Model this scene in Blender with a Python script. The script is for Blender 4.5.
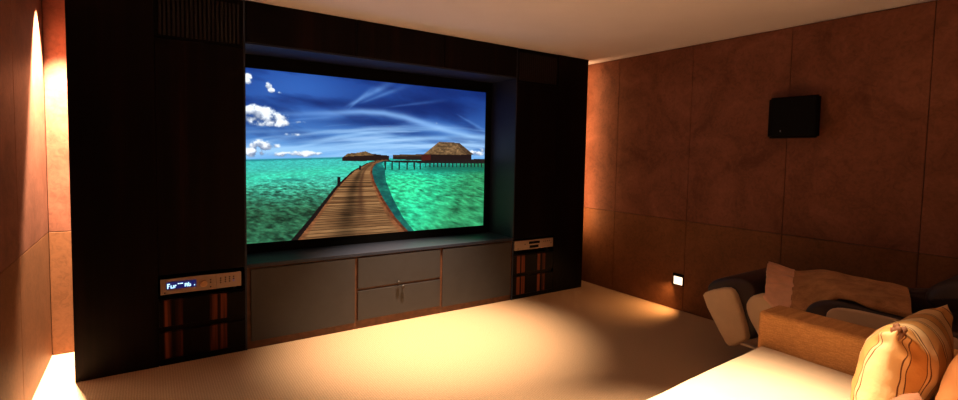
import bpy, bmesh, math, random
import numpy as np
from mathutils import Vector, Matrix, noise

for o in list(bpy.data.objects):
    bpy.data.objects.remove(o, do_unlink=True)
scene = bpy.context.scene
COL = scene.collection

# ------------------------------------------------------------------ camera
F, YAW, PIT, ROL, CAM_H, CY = 491.4677, 0.5935, 0.0570, 0.0197, 1.4593, 181.7584
fw = Vector((math.sin(YAW) * math.cos(PIT), math.cos(YAW) * math.cos(PIT), -math.sin(PIT)))
rt = Vector((math.cos(YAW), -math.sin(YAW), 0))
up = rt.cross(fw)
rt, up = (math.cos(ROL) * rt + math.sin(ROL) * up), (-math.sin(ROL) * rt + math.cos(ROL) * up)
cam_d = bpy.data.cameras.new('camera')
cam = bpy.data.objects.new('camera', cam_d)
COL.objects.link(cam)
cam.matrix_world = Matrix(((rt.x, up.x, -fw.x, 0), (rt.y, up.y, -fw.y, 0), (rt.z, up.z, -fw.z, CAM_H), (0, 0, 0, 1)))
cam_d.sensor_fit = 'HORIZONTAL'
cam_d.sensor_width = 36
cam_d.lens = F / 958 * 36
cam_d.shift_y = -(200 - CY) / 958
cam_d.clip_start = 0.02
scene.camera = cam

# ------------------------------------------------------------------ world, exposure
w = bpy.data.worlds.new('world')
scene.world = w
w.use_nodes = True
w.node_tree.nodes['Background'].inputs[0].default_value = (0.02, 0.012, 0.008, 1)
w.node_tree.nodes['Background'].inputs[1].default_value = 0.0
vs = scene.view_settings
vs.view_transform = 'Standard'
vs.look = 'None'
vs.exposure = 0.0
vs.gamma = 1.0
vs.use_curve_mapping = False

# ------------------------------------------------------------------ ceiling downlights, added rear fill
WARM = (1.0, 0.70, 0.45)


def spot(name, loc, watts, deg, blend, target=None, col=WARM, radius=0.035):
    d = bpy.data.lights.new(name, 'SPOT')
    d.energy = watts
    d.color = col
    d.spot_size = math.radians(deg)
    d.spot_blend = blend
    d.shadow_soft_size = radius
    o = bpy.data.objects.new(name, d)
    COL.objects.link(o)
    o.location = loc
    if target:
        o.rotation_euler = (Vector(target) - Vector(loc)).to_track_quat('-Z', 'Y').to_euler()
    return o


spot('downlight_floor', (1.87, 3.36, 2.47), 1050, 61, 1.0)
spot('downlight_sofa', (1.64, 1.0, 2.47), 1200, 60, 1.0)
spot('downlight_niche_left', (-0.468, 4.2, 2.47), 3200, 51, 0.45)
spot('downlight_aisle', (0.9, 2.1, 2.47), 60, 76, 1.0)
spot('fill_spot_rear', (1.8, -1.2, 2.47), 500, 70, 1.0)  # added fill behind the camera to lift the ceiling by bounce
# vertical strip hidden behind the right end of the joinery
sd = bpy.data.lights.new('strip_niche_right', 'AREA')
sd.shape = 'RECTANGLE'
sd.size, sd.size_y = 1.8, 0.03
sd.energy = 9
sd.color = (1.0, 0.50, 0.21)
so = bpy.data.objects.new('strip_niche_right', sd)
COL.objects.link(so)
so.matrix_world = Matrix(((0, 0, -1, 3.995), (0, 1, 0, 3.99), (1, 0, 0, 1.52), (0, 0, 0, 1)))

# ------------------------------------------------------------------ constants of the place
D = 3.8266                      # front of the joinery
XL, XR = -0.572, 4.1916         # side walls
YB, YR = 4.4134, -2.4           # screen-side wall, rear wall
H = 2.5
HS = 0.8638                     # horizontal joint of the wall panels
UL, UR = -0.3926, 3.9843        # joinery ends
RL, RR, RB, RT = 0.58, 3.0, 0.63, 2.2   # screen recess


# ------------------------------------------------------------------ node helpers
def mat(name):
    m = bpy.data.materials.new(name)
    m.use_nodes = True
    nt = m.node_tree
    b = nt.nodes['Principled BSDF']
    return m, nt, b


def N(nt, t, **kw):
    n = nt.nodes.new(t)
    for k, v in kw.items():
        if hasattr(n, k):
            setattr(n, k, v)
        else:
            n.inputs[k.replace('_', ' ')].default_value = v
    return n


def coords(nt, scale=(1, 1, 1), rot=(0, 0, 0), src='Object'):
    tc = nt.nodes.new('ShaderNodeTexCoord')
    mp = nt.nodes.new('ShaderNodeMapping')
    mp.inputs['Scale'].default_value = scale
    mp.inputs['Rotation'].default_value = rot
    nt.links.new(tc.outputs[src], mp.inputs[0])
    return mp.outputs[0]


def wcoords(nt, scale=(1, 1, 1), rot=(0, 0, 0)):
    g = nt.nodes.new('ShaderNodeNewGeometry')
    mp = nt.nodes.new('ShaderNodeMapping')
    mp.inputs['Scale'].default_value = scale
    mp.inputs['Rotation'].default_value = rot
    nt.links.new(g.outputs['Position'], mp.inputs[0])
    return mp.outputs[0]


def ramp(nt, fac, stops, interp='LINEAR'):
    r = nt.nodes.new('ShaderNodeValToRGB')
    e = r.color_ramp.elements
    r.color_ramp.interpolation = interp
    e[0].position, e[0].color = stops[0][0], (*stops[0][1], 1)
    e[1].position, e[1].color = stops[-1][0], (*stops[-1][1], 1)
    for p, c in stops[1:-1]:
        k = e.new(p)
        k.color = (*c, 1)
    nt.links.new(fac, r.inputs[0])
    return r.outputs[0]


def bump(nt, b, height, strength, dist=0.01):
    bp = nt.nodes.new('ShaderNodeBump')
    bp.inputs['Strength'].default_value = strength
    bp.inputs['Distance'].default_value = dist
    nt.links.new(height, bp.inputs['Height'])
    nt.links.new(bp.outputs[0], b.inputs['Normal'])
    return bp


def noise_n(nt, vec, scale, detail=4, rough=0.55, dist=0.0):
    n = nt.nodes.new('ShaderNodeTexNoise')
    n.inputs['Scale'].default_value = scale
    n.inputs['Detail'].default_value = detail
    n.inputs['Roughness'].default_value = rough
    n.inputs['Distortion'].default_value = dist
    nt.links.new(vec, n.inputs['Vector'])
    return n.outputs[0]


def simple(name, col, rough=0.5, metal=0.0, spec=0.5, var=0.0, scale=8, bmp=0.0, bscale=60, sheen=0.0):
    m, nt, b = mat(name)
    b.inputs['Roughness'].default_value = rough
    b.inputs['Metallic'].default_value = metal
    b.inputs['Specular IOR Level'].default_value = spec
    if sheen:
        b.inputs['Sheen Weight'].default_value = sheen
    v = wcoords(nt)
    n = noise_n(nt, v, scale, 3)
    lo = tuple(c * (1 - var) for c in col)
    hi = tuple(min(1, c * (1 + var)) for c in col)
    nt.links.new(ramp(nt, n, [(0.3, lo), (0.7, hi)]), b.inputs['Base Color'])
    if bmp:
        bump(nt, b, noise_n(nt, v, bscale, 3), bmp, 0.004)
    return m


def emis(name, col, strength):
    m, nt, b = mat(name)
    b.inputs['Base Color'].default_value = (0.02, 0.02, 0.02, 1)
    b.inputs['Emission Color'].default_value = (*col, 1)
    b.inputs['Emission Strength'].default_value = strength
    return m


def leather_wall(name, base, dark, light):
    m, nt, b = mat(name)
    v = wcoords(nt)
    n1 = noise_n(nt, v, 2.6, 7, 0.62, 0.8)
    c1 = ramp(nt, n1, [(0.32, dark), (0.5, base), (0.70, light)])
    n2 = noise_n(nt, v, 22, 5, 0.6, 1.5)
    mix = N(nt, 'ShaderNodeMix', data_type='RGBA', blend_type='MULTIPLY')
    mix.inputs[0].default_value = 0.55
    nt.links.new(c1, mix.inputs[6])
    nt.links.new(ramp(nt, n2, [(0.3, (0.6, 0.6, 0.6)), (0.6, (1.1, 1.1, 1.1))]), mix.inputs[7])
    nt.links.new(mix.outputs[2], b.inputs['Base Color'])
    b.inputs['Roughness'].default_value = 0.55
    b.inputs['Specular IOR Level'].default_value = 0.15
    bump(nt, b, n2, 0.10, 0.006)
    return m


def ebony_mat(name, streaky):
    m, nt, b = mat(name)
    v = wcoords(nt, (26, 26, 0.55))
    n = noise_n(nt, v, 1.0, 4, 0.6, 0.25)
    big = noise_n(nt, wcoords(nt, (3.4, 3.4, 0.18)), 1.0, 2, 0.5)
    add = N(nt, 'ShaderNodeMath', operation='MULTIPLY')
    nt.links.new(n, add.inputs[0])
    nt.links.new(big, add.inputs[1])
    fac = add.outputs[0]
    if streaky:
        gp = nt.nodes.new('ShaderNodeNewGeometry')
        sp_ = nt.nodes.new('ShaderNodeSeparateXYZ')
        nt.links.new(gp.outputs['Position'], sp_.inputs[0])
        a1 = N(nt, 'ShaderNodeMath', operation='MULTIPLY_ADD')
        a1.inputs[1].default_value = 1 / 0.2714
        a1.inputs[2].default_value = -0.065 / 0.2714
        nt.links.new(sp_.outputs[0], a1.inputs[0])
        a2 = N(nt, 'ShaderNodeMath', operation='FRACT')
        nt.links.new(a1.outputs[0], a2.inputs[0])
        # book-matched veneer: a red heart band in every leaf
        hb = ramp(nt, a2.outputs[0], [(0.0, (.55,) * 3), (0.06, (1.5,) * 3), (0.17, (1.4,) * 3), (0.22, (.7,) * 3), (0.28, (1.4,) * 3), (0.40, (1.45,) * 3), (0.46, (.5,) * 3), (1.0, (.5,) * 3)])
        a3 = N(nt, 'ShaderNodeMath', operation='MULTIPLY')
        nt.links.new(hb, a3.inputs[0])
        nt.links.new(n, a3.inputs[1])
        fac = a3.outputs[0]
        st = [(0.40, (0.004, 0.0025, 0.0022)), (0.55, (0.03, 0.009, 0.006)), (0.78, (0.17, 0.045, 0.022))]
    else:
        st = [(0.22, (0.003, 0.002, 0.0018)), (0.34, (0.007, 0.0035, 0.003)), (0.44, (0.02, 0.007, 0.0045))]
    add = type('o', (), {'outputs': [fac]})
    nt.links.new(ramp(nt, add.outputs[0], st), b.inputs['Base Color'])
    b.inputs['Roughness'].default_value = 0.42
    b.inputs['Specular IOR Level'].default_value = 0.08
    return m


M = {}
M['leather_up'] = leather_wall('leather_russet', (0.19, 0.072, 0.044), (0.13, 0.047, 0.028), (0.25, 0.10, 0.064))
M['leather_lo'] = leather_wall('leather_tobacco', (0.19, 0.078, 0.034), (0.165, 0.067, 0.028), (0.22, 0.092, 0.042))
M['backing'] = simple('wall_backing', (0.02, 0.012, 0.008), 0.8)
M['ceiling'] = simple('ceiling_plaster', (0.84, 0.80, 0.88), 0.85, var=0.02, scale=3, bmp=0.05, bscale=150)  # slight blue tint stands in for the screen's light overhead
M['ebony'] = ebony_mat('macassar_ebony', False)
M['ebony_streak'] = ebony_mat('macassar_ebony_streaked', True)
M['charcoal'] = simple('charcoal_laminate', (0.034, 0.033, 0.036), 0.45, spec=0.3, var=0.08, scale=14)
M['walnut'] = simple('walnut_frame', (0.10, 0.038, 0.018), 0.45, spec=0.35, var=0.3, scale=20)
M['lining'] = simple('recess_lining', (0.022, 0.028, 0.048), 0.5, spec=0.25, var=0.05)  # charcoal with the screen's blue spill put into its colour
M['black'] = simple('matte_black', (0.003, 0.003, 0.003), 0.65, spec=0.08)
M['bronze'] = simple('bronze_knob', (0.030, 0.020, 0.015), 0.5, spec=0.3)
M['gold'] = simple('gold_knob', (0.62, 0.36, 0.20), 0.4, metal=0.3)
M['champagne'] = simple('champagne_aluminium', (0.36, 0.27, 0.22), 0.42, metal=0.35, var=0.03, scale=40)
M['bluglow'] = emis('display_blue', (0.01, 0.03, 0.4), 0.25)
M['digits'] = emis('display_digits', (0.45, 0.75, 1.0), 2.2)
M['led_blue'] = emis('indicator_blue', (0.2, 0.25, 0.9), 0.5)
M['silver'] = simple('silver_badge', (0.6, 0.6, 0.6), 0.3, metal=0.8)
M['speaker'] = simple('speaker_black', (0.0025, 0.002, 0.002), 0.6, spec=0.06)
M['cream'] = simple('cream_leather', (0.60, 0.44, 0.29), 0.5, spec=0.35, var=0.06, scale=10, bmp=0.12, bscale=90)
M['brownleather'] = simple('dark_brown_leather', (0.032, 0.017, 0.018), 0.42, spec=0.4, var=0.15, scale=10, bmp=0.15, bscale=80)
M['lamp'] = emis('lamp_lens', (1.0, 0.78, 0.55), 2.0)
M['seat'] = simple('sofa_cream_fabric', (0.60, 0.46, 0.31), 0.85, spec=0.15, var=0.06, scale=5, bmp=0.2, bscale=220, sheen=0.2)
M['peach'] = simple('peach_fabric', (0.50, 0.21, 0.075), 0.75, spec=0.2, var=0.08, scale=12, bmp=0.15, bscale=200)
M['taupe'] = simple('taupe_fabric', (0.22, 0.10, 0.055), 0.8, spec=0.15, var=0.08, scale=12, bmp=0.15, bscale=200)
M['tuft'] = simple('brown_piping', (0.17, 0.065, 0.025), 0.7)
M['footwood'] = simple('dark_foot', (0.03, 0.015, 0.01), 0.4)
M['rail'] = simple('steel_rail', (0.5, 0.42, 0.33), 0.4, metal=0.6)
M['satin'] = simple('satin_tan', (0.74, 0.42, 0.28), 0.42, spec=0.5, var=0.12, scale=14, bmp=0.2, bscale=40)


def carpet_mat():
    m, nt, b = mat('ribbed_beige_carpet')
    v = wcoords(nt, (1, 1, 1), (0, 0, math.radians(0)))
    wv = N(nt, 'ShaderNodeTexWave', wave_type='BANDS', bands_direction='X')
    wv.inputs['Scale'].default_value = 22
    wv.inputs['Distortion'].default_value = 0.6
    wv.inputs['Detail'].default_value = 2
    wv.inputs['Detail Scale'].default_value = 6
    nt.links.new(v, wv.inputs['Vector'])
    n = noise_n(nt, v, 140, 3, 0.7)
    n2 = noise_n(nt, v, 2.0, 3)
    c = ramp(nt, n, [(0.3, (0.42, 0.275, 0.155)), (0.7, (0.60, 0.42, 0.275))])
    mix = N(nt, 'ShaderNodeMix', data_type='RGBA', blend_type='MULTIPLY')
    mix.inputs[0].default_value = 1.0
    nt.links.new(c, mix.inputs[6])
    nt.links.new(ramp(nt, wv.outputs[0], [(0.1, (0.90, 0.89, 0.88)), (0.8, (1.05, 1.05, 1.05))]), mix.inputs[7])
    nt.links.new(mix.outputs[2], b.inputs['Base Color'])
    b.inputs['Roughness'].default_value = 0.95
    b.inputs['Specular IOR Level'].default_value = 0.05
    ad = N(nt, 'ShaderNodeMath', operation='ADD')
    nt.links.new(wv.outputs[0], ad.inputs[0])
    nt.links.new(n, ad.inputs[1])
    bump(nt, b, ad.outputs[0], 0.25, 0.005)
    return m


def weave_mat(name, a, c_, scale=130):
    m, nt, b = mat(name)
    v = wcoords(nt)
    n = noise_n(nt, v, scale, 3, 0.7)
    n2 = noise_n(nt, wcoords(nt, (1, 30, 250)), 1.0, 2)
    ad = N(nt, 'ShaderNodeMath', operation='MULTIPLY')
    nt.links.new(n, ad.inputs[0])
    nt.links.new(n2, ad.inputs[1])
    nt.links.new(ramp(nt, ad.outputs[0], [(0.14, a), (0.36, c_)]), b.inputs['Base Color'])
    b.inputs['Roughness'].default_value = 0.85
    b.inputs['Specular IOR Level'].default_value = 0.12
    bump(nt, b, ad.outputs[0], 0.4, 0.005)
    return m


def plush_mat():
    m, nt, b = mat('brown_plush')
    v = wcoords(nt)
    n = noise_n(nt, v, 260, 3, 0.8)
    n2 = noise_n(nt, v, 9, 5, 0.65)
    ad = N(nt, 'ShaderNodeMath', operation='MULTIPLY')
    nt.links.new(n, ad.inputs[0])
    nt.links.new(n2, ad.inputs[1])
    nt.links.new(ramp(nt, ad.outputs[0], [(0.12, (0.20, 0.09, 0.038)), (0.38, (0.60, 0.32, 0.15))]), b.inputs['Base Color'])
    b.inputs['Roughness'].default_value = 0.9
    b.inputs['Specular IOR Level'].default_value = 0.1
    b.inputs['Sheen Weight'].default_value = 0.35
    b.inputs['Sheen Tint'].default_value = (0.8, 0.5, 0.3, 1)
    bump(nt, b, ad.outputs[0], 0.7, 0.01)
    return m


def stripe_mat():
    m, nt, b = mat('striped_cushion_fabric')
    tc = nt.nodes.new('ShaderNodeTexCoord')
    at = nt.nodes.new('ShaderNodeAttribute')
    at.attribute_name = 'cloth_u'
    mr = at
    cr, orr, br = (0.74, 0.52, 0.27), (0.62, 0.33, 0.11), (0.13, 0.05, 0.02)
    base = [cr, orr, cr, cr, orr, cr]
    st = [(0.0, cr)]
    lines = [0.045, 0.075, 0.20, 0.23, 0.33, 0.45, 0.475, 0.58, 0.68, 0.70, 0.82, 0.91]
    for i, p in enumerate(lines):
        st.append((p, br))
        st.append((p + 0.009, base[i % 6]))
    nt.links.new(ramp(nt, mr.outputs['Fac'], st, 'CONSTANT'), b.inputs['Base Color'])
    b.inputs['Roughness'].default_value = 0.6
    b.inputs['Specular IOR Level'].default_value = 0.3
    bump(nt, b, noise_n(nt, tc.outputs['Object'], 14, 4, 0.6, 0.4), 0.25, 0.02)
    return m


M['carpet'] = carpet_mat()
M['arm'] = weave_mat('sofa_arm_weave', (0.54, 0.26, 0.095), (0.74, 0.40, 0.16))
M['plush'] = plush_mat()
M['stripes'] = stripe_mat()


# ------------------------------------------------------------------ mesh helpers
def box(bm, x0, x1, y0, y1, z0, z1, bev=0.0, seg=2):
    r = bmesh.ops.create_cube(bm, size=1.0)
    vsx = r['verts']
    for v in vsx:
        v.co = Vector(((x0 + x1) / 2 + v.co.x * (x1 - x0), (y0 + y1) / 2 + v.co.y * (y1 - y0), (z0 + z1) / 2 + v.co.z * (z1 - z0)))
    if bev > 0:
        es = list({e for v in vsx for e in v.link_edges})
        bmesh.ops.bevel(bm, geom=es, offset=bev, segments=seg, affect='EDGES', profile=0.5)
    return bm


def bx(*a, **k):
    return box(bmesh.new(), *a, **k)


def prism_x(bm, poly, x0, x1, bev=0.0, seg=3):
    """polygon of (y, z) pushed along X"""
    a = [bm.verts.new((x0, y, z)) for y, z in poly]
    b = [bm.verts.new((x1, y, z)) for y, z in poly]
    n = len(poly)
    fs = [bm.faces.new(a), bm.faces.new(b[::-1])]
    for i in range(n):
        fs.append(bm.faces.new((a[i], b[i], b[(i + 1) % n], a[(i + 1) % n])))
    bmesh.ops.recalc_face_normals(bm, faces=fs)
    if bev:
        es = list({e for f in fs[:2] for e in f.edges})
        bmesh.ops.bevel(bm, geom=es, offset=bev, segments=seg, affect='EDGES', profile=0.5)
    return bm


def smooth_poly(poly, it=2):
    for _ in range(it):
        out = []
        n = len(poly)
        for i in range(n):
            p, q = poly[i], poly[(i + 1) % n]
            out.append((p[0] * .75 + q[0] * .25, p[1] * .75 + q[1] * .25))
            out.append((p[0] * .25 + q[0] * .75, p[1] * .25 + q[1] * .75))
        poly = out
    return poly


def cyl(bm, c, axis, r0, r1, length, seg=20):
    q = Vector(axis).to_track_quat('Z', 'Y').to_matrix().to_4x4()
    mtx = Matrix.Translation(Vector(c) + Vector(axis).normalized() * length / 2) @ q
    bmesh.ops.create_cone(bm, cap_ends=True, segments=seg, radius1=r0, radius2=r1, depth=length, matrix=mtx)
    return bm


ORG = {}


def obj(name, bm, m, parent=None, smooth=False, loc=None):
    """one mesh object; geometry given in world coordinates, moved to the parent's (or its own) origin"""
    org = ORG[parent.name] if parent else Vector(loc or (0, 0, 0))
    bmesh.ops.translate(bm, verts=bm.verts, vec=-org)
    me = bpy.data.meshes.new(name)
    bm.to_mesh(me)
    bm.free()
    if smooth:
        for p in me.polygons:
            p.use_smooth = True
    me.materials.append(M[m] if isinstance(m, str) else m)
    o = bpy.data.objects.new(name, me)
    COL.objects.link(o)
    if parent:
        o.parent = parent
    else:
        o.location = org
    ORG[o.name] = org
    return o


def tag(o, label, cat, group=None):
    o['label'] = label
    o['category'] = cat
    if group:
        o['group'] = group
    return o


def thing(name, loc, label, cat, group=None):
    o = bpy.data.objects.new(name, None)
    o.empty_display_size = 0.1
    COL.objects.link(o)
    o.location = loc
    ORG[o.name] = Vector(loc)
    return tag(o, label, cat, group)


def struct(name, bm, m):
    o = obj(name, bm, m)
    o['kind'] = 'structure'
    return o


# ================================================================== ROOM SHELL
T = 0.10
struct('floor', bx(XL - T, XR + T, YR - T, YB + T, -0.1, 0.0), 'carpet')
struct('ceiling', bx(XL - T, XR + T, YR - T, YB + T, H, H + 0.1), 'ceiling')
PT = 0.022
wr = struct('wall_right', bx(XR + PT, XR + T, YR - T, YB + T, 0, H), 'backing')
wl = struct('wall_left', bx(XL - T, XL - PT, YR - T, YB + T, 0, H), 'backing')
wb = struct('wall_back', bx(XL - PT, XR + PT, YB + PT, YB + T, 0, H), 'backing')
we = struct('wall_rear', bx(XL - PT, XR + PT, YR - T, YR - PT, 0, H), 'backing')
G = 0.002
ROWS = [(0.004, HS - G, 'leather_lo'), (HS + G, H - 0.006, 'leather_up')]
R_EDGES = [YB, 3.5693, 2.7161, 1.875, 1.0333, 0.19, -0.655, -1.5, YR]
for y1, y0 in zip(R_EDGES, R_EDGES[1:]):
    for z0, z1, m in ROWS:
        obj('wall_panel', bx(XR, XR + PT, y0 + G, y1 - G, z0, z1, bev=0.002), m, wr)
L_EDGES = [YB, 3.4877, 2.64, 1.79, 0.94, 0.09, -0.76, -1.6, YR]
for y1, y0 in zip(L_EDGES, L_EDGES[1:]):
    for z0, z1, m in ROWS:
        obj('wall_panel', bx(XL - PT, XL, y0 + G, y1 - G, z0, z1, bev=0.002), m, wl)
B_EDGES = [XL + (XR - XL) * i / 5 for i in range(6)]
for x0, x1 in zip(B_EDGES, B_EDGES[1:]):
    for z0, z1, m in ROWS:
        obj('wall_panel', bx(x0 + G, x1 - G, YB, YB + PT, z0, z1, bev=0.002), m, wb)
        obj('wall_panel', bx(x0 + G, x1 - G, YR - PT, YR, z0, z1, bev=0.002), m, we)

# ================================================================== JOINERY
FT = 0.018                      # thickness of a front
DF = D + FT                     # plane behind the fronts
YK = YB - 0.012                 # back of the joinery
g = 0.002


def tower(name, label, xo, xi, dx0, dx1, mirror):
    """tall cabinet between its outer edge xo and the recess edge xi; dx0..dx1 is the equipment column"""
    lo, hi = min(xo, xi), max(xo, xi)
    t = thing(name, ((lo + hi) / 2, (D + YB) / 2, 0), label, 'cabinet')
    cx0, cx1 = (dx0, hi - 0.012) if not mirror else (lo + 0.012, dx1)   # column limits
    NZ0, NZ1 = 0.452, 0.612
    b = bmesh.new()
    blo, bhi = (lo, hi - 0.012) if not mirror else (lo + 0.012, hi)
    box(b, blo, bhi, DF, YK, 0.0, NZ0)
    box(b, blo, bhi, DF, YK, NZ1, H - 0.003)
    box(b, blo, bhi, YK - 0.08, YK, NZ0, NZ1)
    if not mirror:
        box(b, blo, cx0 - 0.002, DF, YK - 0.08, NZ0, NZ1)
        box(b, cx1 - 0.006, bhi, DF, YK - 0.08, NZ0, NZ1)
    else:
        box(b, cx1 + 0.002, bhi, DF, YK - 0.08, NZ0, NZ1)
        box(b, blo, cx0 + 0.006, DF, YK - 0.08, NZ0, NZ1)
    obj('body', b, 'ebony', t)
    # plain pilaster front beside the column
    px0, px1 = (lo, cx0 - g) if not mirror else (cx1 + g, hi)
    obj('side_panel', bx(px0, px1, D, DF, 0.0, H - 0.003, bev=0.002), 'ebony', t)
    # column fronts
    obj('upper_panel', bx(cx0 + g, cx1, D, DF, NZ1 + g, 2.165, bev=0.002), 'ebony', t)
    for z0, z1 in ((0.045, 0.226), (0.264, NZ0 - 0.010)):
        obj('drawer', bx(cx0 + g, cx1, D, DF, z0, z1, bev=0.002), 'ebony_streak', t)
    obj('plinth', bx(cx0 + g, cx1, D + 0.004, DF, 0.0, 0.042), 'ebony', t)
    # reveal of the screen recess
    rx0, rx1 = (hi - 0.012, hi) if not mirror else (lo, lo + 0.012)
    obj('reveal_panel', bx(rx0, rx1, D, YK, 0.0, H - 0.003), 'lining', t)
    # loudspeaker grille of upright slats
    gr = obj('grille', bx(cx0 + g, cx1, D + 0.010, DF, 2.17, H - 0.003), 'black', t)
    n = 19
    sl = None
    x0, x1 = cx0 + 0.02, cx1 - 0.02
    for i in range(n):
        xc = x0 + (x1 - x0) * (i + 0.5) / n
        if sl is None:
            sl = obj('slat', bx(xc - 0.0065, xc + 0.0065, D, D + 0.0099, 2.19, 2.46), 'slat', gr)
            first = xc
        else:
            c = sl.copy()
            COL.objects.link(c)
            c.parent = gr
            c.location = (xc - first, 0, 0)
    return t


M['slat'] = simple('ebony_slat', (0.016, 0.011, 0.010), 0.45, spec=0.25)
tower('tall_cabinet', 'tall near-black ebony cabinet with slatted grille beside the lit left niche', UL, RL, 0.045, 0, False)
tower('tall_cabinet', 'tall near-black ebony cabinet between the screen recess and the right leather wall', UR, RR, 0, 3.548, True)

hd = thing('header', ((RL + RR) / 2, (D + YB) / 2, RT), 'dark ebony header of three flush panels above the screen', 'pelmet')
obj('carcass', bx(RL + .001, RR - .001, DF, YK, RT + 0.012, H - 0.003), 'ebony', hd)
obj('soffit', bx(RL + .001, RR - .001, D, YK, RT, RT + 0.012), 'lining', hd)
for a, b_ in ((RL + .001, 1.39), (1.39, 2.19), (2.19, RR - .001)):
    obj('fascia_panel', bx(a + .0025, b_ - .0025, D, DF, RT + 0.014, H - 0.003, bev=0.002), 'fascia' if 'fascia' in M else 'ebony', hd)

rb = thing('back_panel', ((RL + RR) / 2, 4.3, RB), 'charcoal panel lining the recess behind the screen', 'panel')
obj('board', bx(RL + .001, RR - .001, 4.262, YK, RB + 0.001, RT - 0.001), 'black', rb)

tp = obj('counter_top', bx(RL + .001, RR - .001, D - 0.004, YK, RB - 0.026, RB, bev=0.002), 'lining', None, loc=((RL + RR) / 2, 4.1, RB))
tag(tp, 'long charcoal sill running below the screen on the low cabinet', 'counter')

mc = thing('media_cabinet', ((RL + RR) / 2, (D + YB) / 2, 0), 'low charcoal cabinet with two doors and two drawers below the screen', 'cabinet')
obj('body', bx(RL + .001, RR - .001, DF - 0.004, YK, 0.0, RB - 0.027), 'walnut', mc)
for a, b_ in ((0.606, 1.384), (2.204, 2.980)):
    obj('door', bx(a, b_, D, DF - 0.0045, 0.058, 0.590, bev=0.002), 'charcoal', mc)
for z0, z1, kx, kz in ((0.336, 0.590, 1.765, 0.347), (0.072, 0.316, 1.805, 0.305)):
    dr = obj('drawer', bx(1.410, 2.178, D, DF - 0.0045, z0, z1, bev=0.002), 'charcoal', mc)
    k = bmesh.new()
    cyl(k, (kx, D, kz), (0, -1, 0), 0.006, 0.006, 0.016, 14)
    cyl(k, (kx, D - 0.014, kz), (0, -1, 0), 0.014, 0.017, 0.008, 18)
    cyl(k, (kx, D - 0.022, kz), (0, -1, 0), 0.017, 0.011, 0.006, 18)
    obj('knob', k, 'bronze', dr, smooth=False)

# ================================================================== SCREEN
SX0, SX1, SZ0, SZ1, SY = 0.626, 2.918, 0.708, 2.093, 4.232


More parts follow.
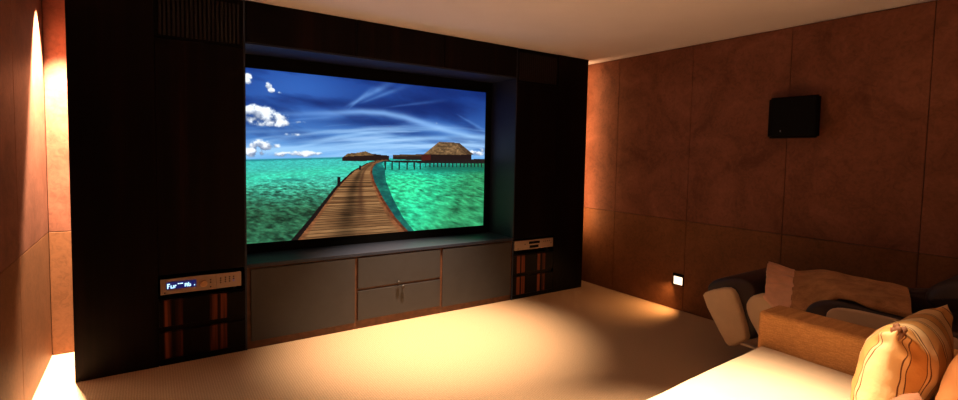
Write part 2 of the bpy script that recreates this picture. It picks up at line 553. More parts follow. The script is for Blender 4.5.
def picture(nx, ny):
    """tropical sea, boardwalk, thatched huts and a streaked sky; returns (ny, nx, 3) display values, row 0 on top"""
    rng = np.random.default_rng(7)

    def lerp(a, b, t):
        return a + (b - a) * t

    def vnoise(x, y, seed):
        r = np.random.default_rng(seed).random((64, 64))
        xi, yi = np.floor(x).astype(int), np.floor(y).astype(int)
        fx, fy = x - xi, y - yi
        fx, fy = fx * fx * (3 - 2 * fx), fy * fy * (3 - 2 * fy)
        a, b = r[yi % 64, xi % 64], r[yi % 64, (xi + 1) % 64]
        c, d = r[(yi + 1) % 64, xi % 64], r[(yi + 1) % 64, (xi + 1) % 64]
        return lerp(lerp(a, b, fx), lerp(c, d, fx), fy)

    def fbm(x, y, seed, oct=5):
        s, a, t = 0, 0.5, 0
        for k in range(oct):
            s = s + a * vnoise(x * 2 ** k, y * 2 ** k, seed + k)
            t += a
            a *= 0.55
        return s / t

    def sstep(a, b, x):
        t = np.clip((x - a) / (b - a), 0, 1)
        return t * t * (3 - 2 * t)

    U, V = np.meshgrid((np.arange(nx) + .5) / nx, (np.arange(ny) + .5) / ny)
    C = lambda r, g_, b: np.array([r, g_, b], float) / 255
    img = np.zeros((ny, nx, 3))

    def blend(col, a):
        img[:] = img * (1 - a[..., None]) + np.asarray(col) * a[..., None]

    def curve(pts, x):
        p = np.array(pts)
        return np.interp(x, p[:, 0], p[:, 1])

    # sky
    t = V / 0.5
    sky = lerp(C(26, 60, 136), C(96, 160, 226), np.clip(t, 0, 1)[..., None] ** 1.6)
    sky = lerp(sky, C(62, 118, 205), (0.55 * np.exp(-((U - .18) / .2) ** 2 - ((V - .08) / .16) ** 2))[..., None])
    dk = fbm(U * 4 + 2, V * 9 - U * 2, 11)
    sky = lerp(sky, C(12, 34, 98), (np.clip((dk - .42) * 2.6, 0, .75) * (1 - sstep(.3, .48, V)))[..., None])
    img[:] = sky
    for u0, v0, su, sv, a in ((.56, .15, .16, .05, .7), (.80, .13, .13, .07, .75), (.28, .17, .1, .03, .6), (.45, .27, .16, .03, .6), (.62, .33, .12, .02, .4)):
        blend(C(10, 32, 96), a * np.exp(-((U - u0) / su) ** 2 - ((V - v0) / sv) ** 2))
    wisp = fbm(U * 3 + V * 2.0, V * 26 + U * 9 - 6 * U * U, 31)
    blend(C(176, 212, 248), np.clip((wisp - .5) * 3.0, 0, .75) * sstep(.2, .36, V) * (.5 + .5 * sstep(.15, .5, U)))
    # arc of cirrus
    va = curve([(.0, .25), (.15, .245), (.29, .226), (.42, .203), (.51, .203), (.6, .222), (.70, .26), (.8, .29), (.92, .315), (1, .325)], U)
    blend(C(140, 188, 245), .75 * np.exp(-((V - va) / (.013 + .018 * U)) ** 2) * (.35 + .65 * sstep(.1, .5, U)) * (1 - .5 * sstep(.75, 1, U)))
    # rays
    for (u0, v0, u1, v1, wd, a) in ((.345, .19, .56, -.02, .016, .55), (.36, .2, .47, .03, .008, .35), (.40, .16, .62, .0, .012, .35), (.5, .17, .8, .08, .01, .25), (.84, .17, 1.02, .30, .01, .35), (.15, .28, .35, .24, .012, .3)):
        du, dv = u1 - u0, v1 - v0
        L = math.hypot(du, dv)
        s = ((U - u0) * du + (V - v0) * dv) / L
        dd = ((U - u0) * dv - (V - v0) * du) / L
        blend(C(130, 180, 240), a * np.exp(-(dd / (wd * (.4 + s / L))) ** 2) * np.clip(s / L * 6, 0, 1) * np.clip((1.05 - s / L) * 2.5, 0, 1) * (.5 + .8 * fbm(U * 14, V * 14, 5)))
    # long bright bands above the horizon
    for pts, wd, a in (([(0, .455), (.18, .44), (.33, .37), (.57, .305), (.76, .29), (1, .35)], .014, .55), ([(.1, .47), (.33, .425), (.58, .368), (.8, .345), (1, .33)], .017, .6), ([(.2, .46), (.5, .42), (.75, .41), (1, .39)], .02, .6), ([(.0, .36), (.2, .34), (.4, .33), (.6, .36)], .012, .3)):
        blend(C(168, 212, 250), a * np.exp(-((V - curve(pts, U)) / wd) ** 2) * (.4 + .8 * fbm(U * 6, V * 30, 77)))
    blend(C(150, 205, 245), .35 * sstep(.43, .51, V))
    # cumulus
    nf = fbm(U * 44, V * 30, 51, 6)
    for u0, v0, su, sv, a in ((.045, .255, .055, .045, 1.3), (.10, .275, .05, .035, 1.1), (.02, .235, .035, .03, 1.0), (.075, .31, .06, .02, .7), (.135, .30, .03, .02, .8), (.185, .292, .025, .014, .7), (.16, .365, .03, .012, .6),
                              (.055, .44, .035, .032, 1.4), (.035, .475, .045, .025, 1.1), (.09, .435, .03, .015, .7), (.2, .478, .05, .018, .9), (.13, .485, .05, .016, .8), (.255, .477, .03, .012, .6), (.95, .455, .05, .022, .8), (.99, .43, .025, .02, .6),
                              (.015, .05, .012, .02, 1.0), (.01, .075, .015, .016, .9), (.08, .09, .011, .022, 1.0), (.09, .115, .012, .014, .9), (.115, .125, .008, .008, .7), (.75, .245, .01, .02, .35)):
        e = np.exp(-((U - u0) / su) ** 2 - ((V - v0) / sv) ** 2)
        al = sstep(.20, .62, e * a * (-.45 + 2.8 * nf))
        sh = np.clip((V - v0) / sv * .55 - (nf - .5) * 2.6 + .35, 0, 1)
        colr = C(240, 246, 252) * (1 - sh[..., None] * .8) + C(62, 84, 128) * (sh[..., None] * .8)
        img[:] = img * (1 - al[..., None]) + colr * al[..., None]
    # sea
    hz = curve([(0, .518), (.34, .497), (1, .505)], U)
    d = np.clip((V - hz) / (1 - hz), 0, 1)
    sea = np.zeros_like(img)
    left = lerp(C(62, 186, 178), C(64, 176, 150), sstep(0, .35, d)[..., None])
    left = lerp(left, C(40, 88, 62), sstep(.22, .65, d + .25 * (fbm(U * 5, V * 7, 91) - .5))[..., None])
    left = lerp(left, C(60, 205, 170), (.8 * np.exp(-((V - .585 - .14 * (.3 - U)) / .03) ** 2))[..., None])
    right = lerp(C(40, 180, 165), C(44, 190, 138), sstep(.05, .35, d)[..., None])
    right = lerp(right, C(48, 142, 92), (sstep(.75, 1.05, U + .2 * d))[..., None])
    right = lerp(right, C(60, 232, 160), (.65 * np.exp(-((U - .62) / .1) ** 2 - ((V - .70) / .10) ** 2))[..., None])
    side = (U > .45)
    sea = np.where(side[..., None], right, left)
    per = 1 / (.06 + d)
    rip = fbm((U - .55) * 40 / (d + .30) + 20, 26 / (d + .30) + U * 14, 131, 4)
    mot = fbm((U + .3) * 80 / (d + .55), 70 / (d + .55), 171, 3)
    sea = sea * (1 + (np.where(side, 1.0, .5) * (rip - .5) + np.where(side, .5, 1.5) * (mot - .5) * sstep(.1, .4, d))[..., None])
    dark = np.exp(-((U - .16) / .05) ** 2 - ((V - .635) / .008) ** 2)
    sea = lerp(sea, C(20, 90, 90), (.6 * dark)[..., None])
    a = sstep(-.004, .004, V - hz)
    img[:] = img * (1 - a[..., None]) + np.clip(sea, 0, 1) * a[..., None]
    blend(C(18, 98, 120), .6 * np.exp(-((V - hz - .004) / .006) ** 2) * (U < .45))
    # hut shadows on water
    blend(C(14, 84, 66), .75 * np.exp(-((V - .565) / .03) ** 2) * sstep(.66, .74, U))
    blend(C(18, 120, 100), .45 * np.exp(-((V - .575) / .02) ** 2) * sstep(.48, .55, U))

    def poly(pts, col, var=.0, soft=.003, seed=3):
        p = np.array(pts)
        ins = np.zeros((ny, nx), bool)
        n = len(p)
        j = n - 1
        for i in range(n):
            cond = ((p[i, 1] > V) != (p[j, 1] > V))
            xx = (p[j, 0] - p[i, 0]) * (V - p[i, 1]) / (p[j, 1] - p[i, 1] + 1e-12) + p[i, 0]
            ins ^= cond & (U < xx)
            j = i
        colr = np.asarray(col) * (1 + var * (fbm(U * 90, V * 90, seed, 3) - .5)[..., None])
        img[ins] = np.clip(colr, 0, 1)[ins] if colr.ndim == 3 else col
        return ins

    # far huts
    poly([(.341, .500), (.362, .474), (.40, .468), (.435, .456), (.455, .470), (.50, .478), (.534, .482), (.534, .516), (.341, .522)], C(34, 22, 20))
    poly([(.345, .494), (.365, .472), (.40, .467), (.435, .456), (.455, .470), (.47, .482), (.40, .486)], C(112, 84, 52), .9)
    poly([(.549, .477), (.60, .472), (.68, .471), (.681, .512), (.549, .506)], C(36, 26, 24))
    poly([(.549, .477), (.60, .472), (.68, .470), (.68, .482), (.549, .487)], C(72, 52, 36), .8)
    # main hut
    poly([(.68, .468), (.93, .458), (.93, .516), (.68, .518)], C(30, 20, 20))
    poly([(.68, .472), (.722, .470), (.722, .514), (.68, .517)], C(70, 26, 22))
    poly([(.69, .468), (.763, .378), (.864, .382), (.940, .464), (.82, .470)], C(112, 86, 58), 1.2)
    poly([(.845, .383), (.864, .382), (.940, .464), (.905, .467)], C(74, 55, 38), 1.0)
    # deck on posts
    poly([(.50, .512), (.68, .513), (1.0, .495), (1.0, .53), (.68, .53), (.50, .524)], C(30, 24, 24), .5)
    for u in (.517, .547, .578, .614, .646, .674):
        poly([(u - .004, .52), (u + .004, .52), (u + .003, .575), (u - .003, .575)], C(22, 34, 34))
    for i in range(16):
        u = .70 + i * .019
        poly([(u - .003, .525), (u + .003, .525), (u + .003, .558), (u - .003, .558)], C(20, 30, 30))
    # boardwalk
    PL = [(1.012, .160), (.87, .232), (.683, .321), (.584, .385), (.533, .443), (.515, .482), (.506, .53)]
    PR = [(1.012, .618), (.995, .611), (.901, .557), (.768, .504), (.657, .469), (.600, .459), (.565, .461), (.535, .476), (.52, .50), (.506, .55)]
    pl = np.interp(V, [p[0] for p in PL[::-1]], [p[1] for p in PL[::-1]])
    pr = np.interp(V, [p[0] for p in PR[::-1]], [p[1] for p in PR[::-1]])
    on = (V > .512)
    dd = np.clip((V - .51) / .49, 0, 1)
    sh = on & (U > pr - .002) & (U < pr + .012 + .05 * sstep(0, .15, dd) * (1 - .55 * dd))
    blend(C(12, 62, 68), sh * .75 * (.6 + .8 * fbm(U * 40, V * 40, 401, 3)))
    inside = on & (U > pl) & (U < pr)
    s = np.clip((U - pl) / (pr - pl + 1e-6), 0, 1)
    depth = 1 / (dd + .10)
    pk = (np.sin(depth * 40 + 1.5 * dd) * .5 + .5)
    plank = np.floor(depth * 26)
    tone = vnoise(plank * 3.7 + .5, plank * 0 + 2.5, 201)
    wood = lerp(C(84, 52, 30), C(192, 144, 94), np.clip(tone * .7 + .5 * fbm(U * 20, V * 150, 231, 3) - .1, 0, 1)[..., None])
    fr = depth * 26 - plank
    wood = wood * (1 - .55 * (np.abs(fr - .5) > .40)[..., None] * np.clip(dd * 3, .2, 1)[..., None])
    wood = wood * (1 - .55 * (np.exp(-((s - .42) / .12) ** 2) * (.6 + .8 * (fbm(U * 9, V * 22, 261) - .3)))[..., None])
    wood = lerp(wood, C(60, 36, 24), (.6 * np.exp(-((s - .60) / .06) ** 2) * sstep(.0, .5, 1 - dd))[..., None])
    edge = sstep(.10, .05, s) + sstep(.90, .95, s)
    red = C(120, 72, 44) * (.6 + .9 * fbm(U * 60, V * 60, 301, 3))[..., None]
    wood = lerp(wood, red, np.clip(edge, 0, 1)[..., None] * .8)
    img[inside] = np.clip(wood, 0, 1)[inside]
    bl = on & (np.abs(U - pl) < .003 + .009 * dd)
    img[bl] = C(24, 18, 18)
    br_ = on & (np.abs(U - pr) < .002 + .006 * dd)
    img[br_] = (C(100, 50, 30) * (.5 + fbm(U * 50, V * 90, 331, 3)[..., None]))[br_]
    poly([(.323, .62), (.336, .62), (.336, .675), (.323, .69)], C(18, 16, 20))
    poly([(.409, .548), (.416, .548), (.416, .575), (.409, .575)], C(18, 20, 24))
    # vivid display
    m_ = img.mean(axis=2, keepdims=True)
    img = np.clip(m_ + (img - m_) * 1.0, 0, 1)
    return img


def build_screen():
    t = thing('projection_screen', ((SX0 + SX1) / 2, SY, RB), 'large black-framed screen glowing with a boardwalk over a turquoise sea', 'screen')
    f = bmesh.new()
    ox0, ox1, oz0, oz1 = RL + 0.014, RR - 0.014, RB + 0.003, RT - 0.004
    fy0, fy1 = SY - 0.012, 4.26
    box(f, ox0, ox1, fy0, fy1, SZ1, oz1)
    box(f, ox0, ox1, fy0, fy1, oz0, SZ0)
    box(f, ox0, SX0, fy0, fy1, SZ0, SZ1)
    box(f, SX1, ox1, fy0, fy1, SZ0, SZ1)
    obj('frame', f, 'black', t)
    nx, ny = 480, 290
    img = picture(nx, ny)
    lin = np.where(img <= .04045, img / 12.92, ((img + .055) / 1.055) ** 2.4)
    X, Z = np.meshgrid(np.linspace(SX0, SX1, nx + 1), np.linspace(SZ1, SZ0, ny + 1))
    org = ORG[t.name]
    co = np.stack([X - org.x, np.full_like(X, SY - org.y), Z - org.z], -1).reshape(-1, 3)
    i = np.arange(ny)[:, None] * (nx + 1) + np.arange(nx)[None]
    quads = np.stack([i, i + nx + 1, i + nx + 2, i + 1], -1).reshape(-1, 4)
    me = bpy.data.meshes.new('picture')
    me.vertices.add(len(co))
    me.vertices.foreach_set('co', co.ravel())
    me.loops.add(quads.size)
    me.loops.foreach_set('vertex_index', quads.ravel().astype(np.int32))
    me.polygons.add(len(quads))
    me.polygons.foreach_set('loop_start', (np.arange(len(quads)) * 4).astype(np.int32))
    me.update(calc_edges=True)
    at = me.color_attributes.new('picture', 'FLOAT_COLOR', 'CORNER')
    rgba = np.concatenate([lin.reshape(-1, 3), np.ones((nx * ny, 1))], 1)
    at.data.foreach_set('color', np.repeat(rgba, 4, axis=0).ravel().astype(np.float32))
    m, nt, b = mat('screen_picture')
    a = nt.nodes.new('ShaderNodeVertexColor')
    a.layer_name = 'picture'
    b.inputs['Base Color'].default_value = (0.01, 0.01, 0.01, 1)
    b.inputs['Roughness'].default_value = 0.6
    b.inputs['Specular IOR Level'].default_value = 0.1
    nt.links.new(a.outputs[0], b.inputs['Emission Color'])
    b.inputs['Emission Strength'].default_value = 1.15
    me.materials.append(m)
    o = bpy.data.objects.new('picture', me)
    COL.objects.link(o)
    o.parent = t


build_screen()

# ================================================================== AUDIO DEVICES
NZ0 = 0.452
rc = thing('av_receiver', (0.30, 3.95, NZ0), 'slim champagne receiver with glowing blue display in the dark left tower', 'receiver')
FY = D - 0.012
rx0, rx1, rz0, rz1 = 0.056, 0.541, 0.484, 0.588
b = bx(rx0 + .006, rx1 - .006, FY + 0.012, FY + 0.32, rz0 + .002, rz1 - .004)
obj('body', b, 'black', rc)
obj('faceplate', bx(rx0, 0.381, FY, FY + 0.012, rz0, rz1, bev=0.002), 'champagne', rc)
cp = obj('control_panel', bx(0.383, rx1, FY + 0.001, FY + 0.012, rz0, rz1, bev=0.002), 'champagne', rc)
dp = obj('display', bx(0.088, 0.262, FY - 0.001, FY + 0.002, 0.517, 0.566), 'bluglow', rc)
dg = bmesh.new()
for x0, x1, z0, z1 in ((.094, .100, .523, .555), (.094, .109, .549, .555), (.094, .106, .537, .542), (.113, .118, .523, .543), (.118, .127, .523, .528), (.127, .131, .523, .543), (.135, .139, .523, .543), (.139, .146, .537, .543),
                       (.154, .164, .547, .553), (.168, .184, .547, .553), (.194, .198, .525, .548), (.198, .207, .543, .548), (.198, .207, .533, .537), (.207, .211, .525, .548), (.215, .219, .525, .553), (.219, .227, .525, .53), (.227, .230, .525, .54), (.219, .229, .537, .541),
                       (.248, .254, .527, .533)):
    box(dg, x0, x1, FY - 0.002, FY - 0.001, z0, z1)
obj('readout', dg, 'digits', dp)
k = bmesh.new()
cyl(k, (0.306, FY, 0.532), (0, -1, 0), 0.024, 0.022, 0.018, 28)
cyl(k, (0.306, FY - 0.018, 0.532), (0, -1, 0), 0.022, 0.018, 0.003, 28)
obj('volume_knob', k, 'gold', rc)
bt = None
for i, (x, z) in enumerate([(.348, .552), (.348, .535), (.348, .503), (.410, .555), (.410, .540), (.410, .525), (.440, .558), (.440, .543), (.440, .528), (.466, .558), (.466, .543), (.466, .528), (.492, .558), (.492, .543), (.080, .496)]):
    if bt is None:
        bt = obj('button', bx(x - .004, x + .004, FY - .002, FY + .001, z - .004, z + .004), 'black', rc)
        fx, fz = x, z
    else:
        c = bt.copy()
        COL.objects.link(c)
        c.parent = rc
        c.location = (x - fx, 0, z - fz)
obj('indicator', bx(.488, .496, FY - .002, FY + .001, .526, .534), 'led_blue', rc)
for x in (.10, .50):
    for y in (FY + .05, FY + .27):
        obj('foot', cyl(bmesh.new(), (x, y, NZ0), (0, 0, 1), .016, .016, rz0 + .002 - NZ0, 14), 'black', rc)

pl = thing('disc_player', (3.28, 3.95, NZ0), 'plain champagne disc player with black window in the dark right tower', 'disc player')
px0, px1, pz0, pz1 = 3.020, 3.530, 0.498, 0.594
obj('body', bx(px0 + .006, px1 - .004, FY + .012, FY + .32, pz0 + .002, pz1 - .004), 'champagne', pl)
obj('faceplate', bx(px0, px1, FY, FY + .012, pz0, pz1, bev=.002), 'champagne', pl)
w1 = obj('display_window', bx(3.20, 3.345, FY - .001, FY + .002, .552, .578), 'black', pl)
obj('disc_tray', bx(3.21, 3.33, FY - .001, FY + .002, .510, .538), 'black', pl)
bt = None
for i, (x, z) in enumerate([(3.40, .566), (3.425, .566), (3.45, .566), (3.475, .566), (3.50, .54), (3.06, .515), (3.15, .555)]):
    if bt is None:
        bt = obj('button', bx(x - .005, x + .005, FY - .002, FY + .001, z - .004, z + .004), 'black', pl)
        fx, fz = x, z
    else:
        c = bt.copy()
        COL.objects.link(c)
        c.parent = pl
        c.location = (x - fx, 0, z - fz)
for x in (3.07, 3.48):
    for y in (FY + .05, FY + .27):
        obj('foot', cyl(bmesh.new(), (x, y, NZ0), (0, 0, 1), .016, .016, pz0 + .002 - NZ0, 14), 'black', pl)

# ================================================================== WALL SPEAKER
sp = thing('wall_speaker', (XR, 1.80, 1.63), 'black box loudspeaker mounted high on the brown leather wall', 'speaker')
b = bmesh.new()
yw0, yw1, yf0, yf1, zb, zt = 1.645, 2.005, 1.612, 1.935, 1.628, 1.940
xf = 4.055
cap0 = []
prof = [(XR - .001, yw0 + .01), (XR - .001, yw1 - .015), (XR - .05, yw1 - .005), (xf + .02, yf1 + .03), (xf, yf1), (xf, yf0), (xf + .02, yf0 - .006), (XR - .05, yw0)]
lo = [b.verts.new((x, y, zb)) for x, y in prof]
hi = [b.verts.new((x, y, zt)) for x, y in prof]
b.faces.new(lo)
b.faces.new(hi[::-1])
for i in range(len(prof)):
    b.faces.new((lo[i], hi[i], hi[(i + 1) % len(prof)], lo[(i + 1) % len(prof)]))
bmesh.ops.recalc_face_normals(b, faces=b.faces)
bmesh.ops.bevel(b, geom=[e for e in b.edges if abs(e.verts[0].co.z - e.verts[1].co.z) < 1e-5], offset=.012, segments=3, affect='EDGES')
obj('cabinet', b, 'speaker', sp)
obj('grille', bx(xf - .008, xf + .001, yf0 + .012, yf1 - .012, zb + .016, zt - .016, bev=.003), 'black', sp)
obj('badge', bx(xf - .010, xf - .007, 1.858, 1.864, 1.672, 1.686), 'badge' if 'badge' in M else 'silver', sp)

# ================================================================== STEP LIGHT
sl = thing('step_light', (XR, 2.77, 0.24), 'small glowing recessed step light low on the leather wall', 'light')
b = bmesh.new()
box(b, XR - .010, XR + .005, 2.715, 2.825, .325, .352)
box(b, XR - .010, XR + .005, 2.715, 2.825, .240, .248)
box(b, XR - .010, XR + .005, 2.715, 2.722, .248, .325)
box(b, XR - .010, XR + .005, 2.818, 2.825, .248, .325)
obj('bezel', b, 'black', sl)
obj('lens', bx(XR - .004, XR + .004, 2.722, 2.818, .248, .325), 'lamp', sl)
ld = bpy.data.lights.new('step_light_lamp', 'SPOT')
ld.energy = 13
ld.color = (1.0, 0.48, 0.17)
ld.spot_size = math.radians(120)
ld.spot_blend = 0.8
ld.shadow_soft_size = 0.02
lo_ = bpy.data.objects.new('lamp', ld)
COL.objects.link(lo_)
lo_.location = (XR - 0.03, 2.80, 0.28)
lo_.rotation_euler = (Vector((3.95, 3.0, 0)) - lo_.location).to_track_quat('-Z', 'Y').to_euler()

# ================================================================== SOFA
SZ, AX0, AX1, AZ, SFY = 0.462, 2.738, 2.962, 0.642, 1.330
sf = thing('sofa', (1.75, 0.7, 0), 'deep cream sofa with tan woven block arms facing the screen', 'sofa')
obj('base', bx(0.50, AX1 - .01, 0.06, SFY - .14, .06, .30, bev=.015), 'arm', sf)


def puffy(x0, x1, y0, y1, z0, z1, bev, crown, n=18, skew=.045):
    b = bmesh.new()
    box(b, x0, x1, y0, y1, z0, z1, bev=bev, seg=4)
    bmesh.ops.subdivide_edges(b, edges=[e for e in b.edges if e.calc_length() > .2], cuts=n, use_grid_fill=True)
    for v in b.verts:
        if v.co.z > z0 - 1:
            s = (v.co.x - x0) / (x1 - x0)
            t = (v.co.y - y0) / (y1 - y0)
            kx = max(0, min(1, 16 * s * (1 - s)))
            ky = max(0, min(1, 8 * t * (1 - t)))
            v.co.y -= skew * (x1 - v.co.x) * t
            v.co.z += crown * (kx * ky) ** .6 * (v.co.z > (z0 + z1) / 2) + .003 * noise.noise(v.co * 6)
    return b


obj('seat_cushion', puffy(0.74, AX0 - .003, 0.245, SFY - .030, .295, SZ - .004, .020, .004), 'seat', sf, smooth=True)
for a, c in ((AX0, AX1), (0.50, 0.73)):
    obj('armrest', bx(a, c, 0.06, SFY - .005, .08, AZ, bev=.028, seg=4), 'arm', sf, smooth=True)
obj('backrest', bx(0.73, AX0, 0.02, .24, .28, .80, bev=.04, seg=4), 'arm', sf, smooth=True)
for x in (0.58, 2.86):
    for y in (0.14, 1.20):
        f = bmesh.new()
        cyl(f, (x, y, 0), (0, 0, 1), .022, .03, .082, 16)
        obj('foot', f, 'footwood', sf)


def pillow(w_, h_, t_, seed, n=34, pinch=.10, exp=.42):
    b = bmesh.new()
    lay = b.verts.layers.float.new('cloth_u')
    sheets = []
    for s in (1, -1):
        gv = []
        for j in range(n + 1):
            row = []
            for i in range(n + 1):
                u, v = -1 + 2 * i / n, -1 + 2 * j / n
                u2, v2 = math.sin(u * math.pi / 2), math.sin(v * math.pi / 2)
                x = w_ / 2 * u2 * (1 - pinch * (1 - v2 * v2))
                z = h_ / 2 * v2 * (1 - pinch * (1 - u2 * u2))
                th = t_ / 2 * max(0, (1 - u2 ** 2) * (1 - v2 ** 2)) ** exp
                wr_ = noise.noise(Vector((x * 9, z * 9, seed + s * 3))) * .012 + noise.noise(Vector((x * 22, z * 22, seed + s * 7))) * .005
                cr = math.exp(-((abs(u2) - 1) ** 2 + (abs(v2) - 1) ** 2) / .12)
                wr_ += cr * .018 * math.sin((abs(u2) - abs(v2)) * 16)
                if (i in (0, n) or j in (0, n)):
                    if s == 1:
                        row.append(b.verts.new((x, 0, z)))
                    else:
                        row.append(sheets[0][j][i])
                else:
                    row.append(b.verts.new((x, s * th + wr_ * min(1, th / .03), z)))
                row[-1][lay] = .5 + .5 * u2
            gv.append(row)
        sheets.append(gv)
    for k_, gv in enumerate(sheets):
        for j in range(n):
            for i in range(n):
                q = (gv[j][i], gv[j][i + 1], gv[j + 1][i + 1], gv[j + 1][i])
                b.faces.new(q if k_ else q[::-1])
    bmesh.ops.recalc_face_normals(b, faces=b.faces)
    return b


def put_pillow(name, bm, m, loc, rot, label, cat='cushion'):
    me = bpy.data.meshes.new(name)
    bm.to_mesh(me)
    bm.free()
    for p in me.polygons:
        p.use_smooth = True
    me.materials.append(M[m])
    o = bpy.data.objects.new(name, me)
    COL.objects.link(o)
    o.location = loc
    o.rotation_euler = rot
    ORG[o.name] = Vector((0, 0, 0))
    tag(o, label, cat)
    return o


R = math.radians
sc = put_pillow('striped_cushion', pillow(.59, .425, .24, 4.2, n=60, exp=.52), 'stripes', (2.437, 0.622, .670), (R(14), 0, R(0)), 'cream and orange cushion with thin brown stripes against the sofa arm')
tb = bmesh.new()
rnd = random.Random(5)
for i in range(6):
    a = i * 1.05
    c = Vector((-.272 + .012 * math.cos(a), .012 * math.sin(a), .196 + .012 * (i % 2)))
    r_ = bmesh.ops.create_icosphere(tb, subdivisions=2, radius=.011)
    for v in r_['verts']:
        k_ = v.co.z / .011
        v.co = Vector((v.co.x * (.9 + .5 * k_) * .7, v.co.y * (.9 + .5 * k_), v.co.z * 1.9 + .006 * math.sin(a * 3))) * (1 + .35 * noise.noise(v.co * 120 + Vector((i, 0, 0)))) + c
tu = obj('corner_tuft', tb, 'tuft', sc, smooth=True)
put_pillow('plain_cushion', pillow(.56, .46, .17, 9.1), 'peach', (2.385, 0.395, .69), (R(13), 0, R(0)), 'plain peach cushion leaning behind the striped one on the sofa')
put_pillow('small_cushion', pillow(.34, .25, .15, 2.3), 'taupe', (1.90, 0.52, .590), (R(16), 0, R(0)), 'taupe cushion low on the sofa beside the peach cushion')

# ================================================================== MASSAGE CHAIR
mcx = thing('massage_chair', (3.6, 1.1, 0), 'reclined massage chair in cream and dark brown leather behind the sofa arm', 'massage chair')
XA, XB = 3.20, 3.90
obj('base', bx(3.30, 3.80, .45, 1.48, 0, .26, bev=.02), 'brownleather', mcx)
body = smooth_poly([(1.42, .12), (1.515, .30), (1.640, .48), (1.605, .585), (1.50, .615), (1.30, .56), (.95, .60), (.50, .60), (.42, .40), (.48, .10)], 2)
for a, c in ((XA, XA + .10), (XB - .10, XB)):
    obj('side_panel', prism_x(bmesh.new(), body, a, c, .02), 'cream', mcx, smooth=True)
arm = smooth_poly([(1.29, .54), (1.25, .635), (1.14, .682), (.95, .682), (.60, .665), (.50, .60), (.55, .51), (1.15, .50)], 2)
inset = smooth_poly([(1.17, .58), (1.13, .645), (1.0, .662), (.66, .65), (.56, .60), (.66, .48), (1.10, .48)], 2)
for a, c, i0, i1 in ((XA - .035, XA + .12, XA - .05, XA - .01), (XB - .12, XB + .035, XB + .01, XB + .05)):
    ar = obj('armrest', prism_x(bmesh.new(), arm, a, c, .028), 'brownleather', mcx, smooth=True)
    obj('inset_panel', prism_x(bmesh.new(), inset, i0, i1, .014), 'cream', ar, smooth=True)
seat = smooth_poly([(1.56, .28), (1.60, .44), (1.52, .53), (1.30, .52), (1.0, .50), (.85, .45), (.85, .26)], 2)
obj('seat', prism_x(bmesh.new(), seat, XA + .10, XB - .10, .03), 'brownleather', mcx, smooth=True)
back = smooth_poly([(1.02, .40), (.98, .52), (.70, .65), (.35, .78), (.02, .86), (-.06, .78), (.0, .66), (.40, .50), (.85, .36)], 2)
obj('backrest', prism_x(bmesh.new(), back, XA + .06, XB - .06, .05), 'brownleather', mcx, smooth=True)
head = smooth_poly([(.81, .70), (.80, .80), (.70, .87), (.50, .89), (.42, .85), (.46, .74), (.62, .68)], 2)
obj('headrest', prism_x(bmesh.new(), head, 3.38, 3.74, .05), 'brownleather', mcx, smooth=True)
wing = smooth_poly([(1.08, .60), (1.02, .68), (.78, .74), (.45, .80), (.40, .70), (.85, .58)], 2)
obj('back_wing', prism_x(bmesh.new(), wing, 3.79, 3.87, .02), 'brownleather', mcx, smooth=True)
lp = smooth_poly([(1.935, .49), (1.905, .535), (1.765, .598), (1.708, .580), (1.672, .49), (1.608, .315), (1.618, .275), (1.718, .20), (1.76, .225)], 1)
lr = obj('leg_rest', prism_x(bmesh.new(), smooth_poly([(1.945, .53), (1.90, .605), (1.80, .655), (1.67, .668), (1.60, .61), (1.575, .50), (1.56, .31), (1.66, .25), (1.80, .32)], 2), XA + .05, XB - .05, .03), 'brownleather', mcx, smooth=True)
for a, c in ((XA, XA + .07), (XB - .07, XB)):
    obj('leg_rest_panel', prism_x(bmesh.new(), lp, a, c, .018), 'cream', lr, smooth=True)
obj('rail', bx(XA + .02, XA + .05, 1.42, 1.66, .235, .252, bev=.004), 'rail', mcx)

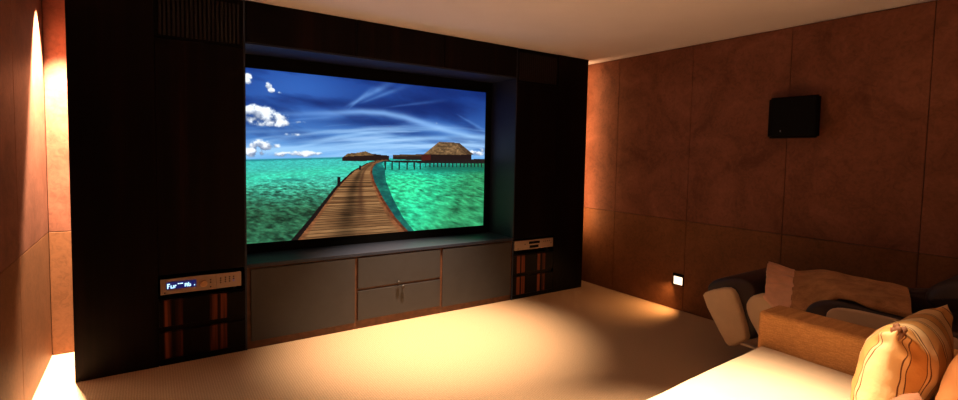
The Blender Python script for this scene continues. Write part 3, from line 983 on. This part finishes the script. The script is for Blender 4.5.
# ================================================================== THROW BLANKET
bl = thing('throw_blanket', (3.6, 1.2, .52), 'brown plush throw with satin end draped over the massage chair', 'blanket')


def blanket(v0, v1, name, m, nu=64, nv=60, thick=.022, seed=0.0, extra=0.0):
    """u runs across the chair (near side u=0), v runs along it from the head end (0) to the foot end (1)"""
    b = bmesh.new()
    rows = []
    for j in range(nv + 1):
        v = v0 + (v1 - v0) * j / nv
        row = []
        for i in range(nu + 1):
            u = i / nu
            x = 3.175 + .73 * u
            y = .79 + (1.485 - .79) * v + u * (.22 + .10 * v)
            top = .722 + .02 * max(0, v - .75) / .25 + .02 * math.sin(v * 5.2 + .6) + .03 * math.exp(-((v - .55) / .15) ** 2)
            near = np.interp(v, [0, .15, .35, .48, .56, .66, .80, .92, 1.0], [.690, .702, .712, .705, .66, .595, .565, .575, .60])
            k_ = 1 - math.exp(-(u / .16) ** 1.3)
            z = near + (top - near) * k_
            far = max(0, (u - .62) / .38)
            z -= .075 * far ** 1.5
            w_ = noise.noise(Vector((x * 7, y * 7, seed))) * .013 + noise.noise(Vector((x * 16, y * 9, seed + 5))) * .008
            if extra:
                w_ += extra * math.sin(x * 60 + y * 55 + 3 * noise.noise(Vector((x * 6, y * 6, 2)))) * (.4 + noise.noise(Vector((x * 12, y * 12, 8))))
                y += .012 * noise.noise(Vector((x * 20, 0, 3))) * v
            row.append(b.verts.new((x - .02 * (1 - k_) * math.sin(v * 9), y, z + w_)))
        rows.append(row)
    for j in range(nv):
        for i in range(nu):
            b.faces.new((rows[j][i], rows[j][i + 1], rows[j + 1][i + 1], rows[j + 1][i]))
    bmesh.ops.recalc_face_normals(b, faces=b.faces)
    if sum(f.normal.z for f in b.faces) < 0:
        bmesh.ops.reverse_faces(b, faces=b.faces)
    bmesh.ops.solidify(b, geom=list(b.faces), thickness=thick)
    return obj(name, b, m, bl, smooth=True)


blanket(0.0, .80, 'plush_panel', 'plush', seed=0.0)
blanket(.795, 1.02, 'satin_end', 'satin', nv=36, seed=0.0, extra=.012)
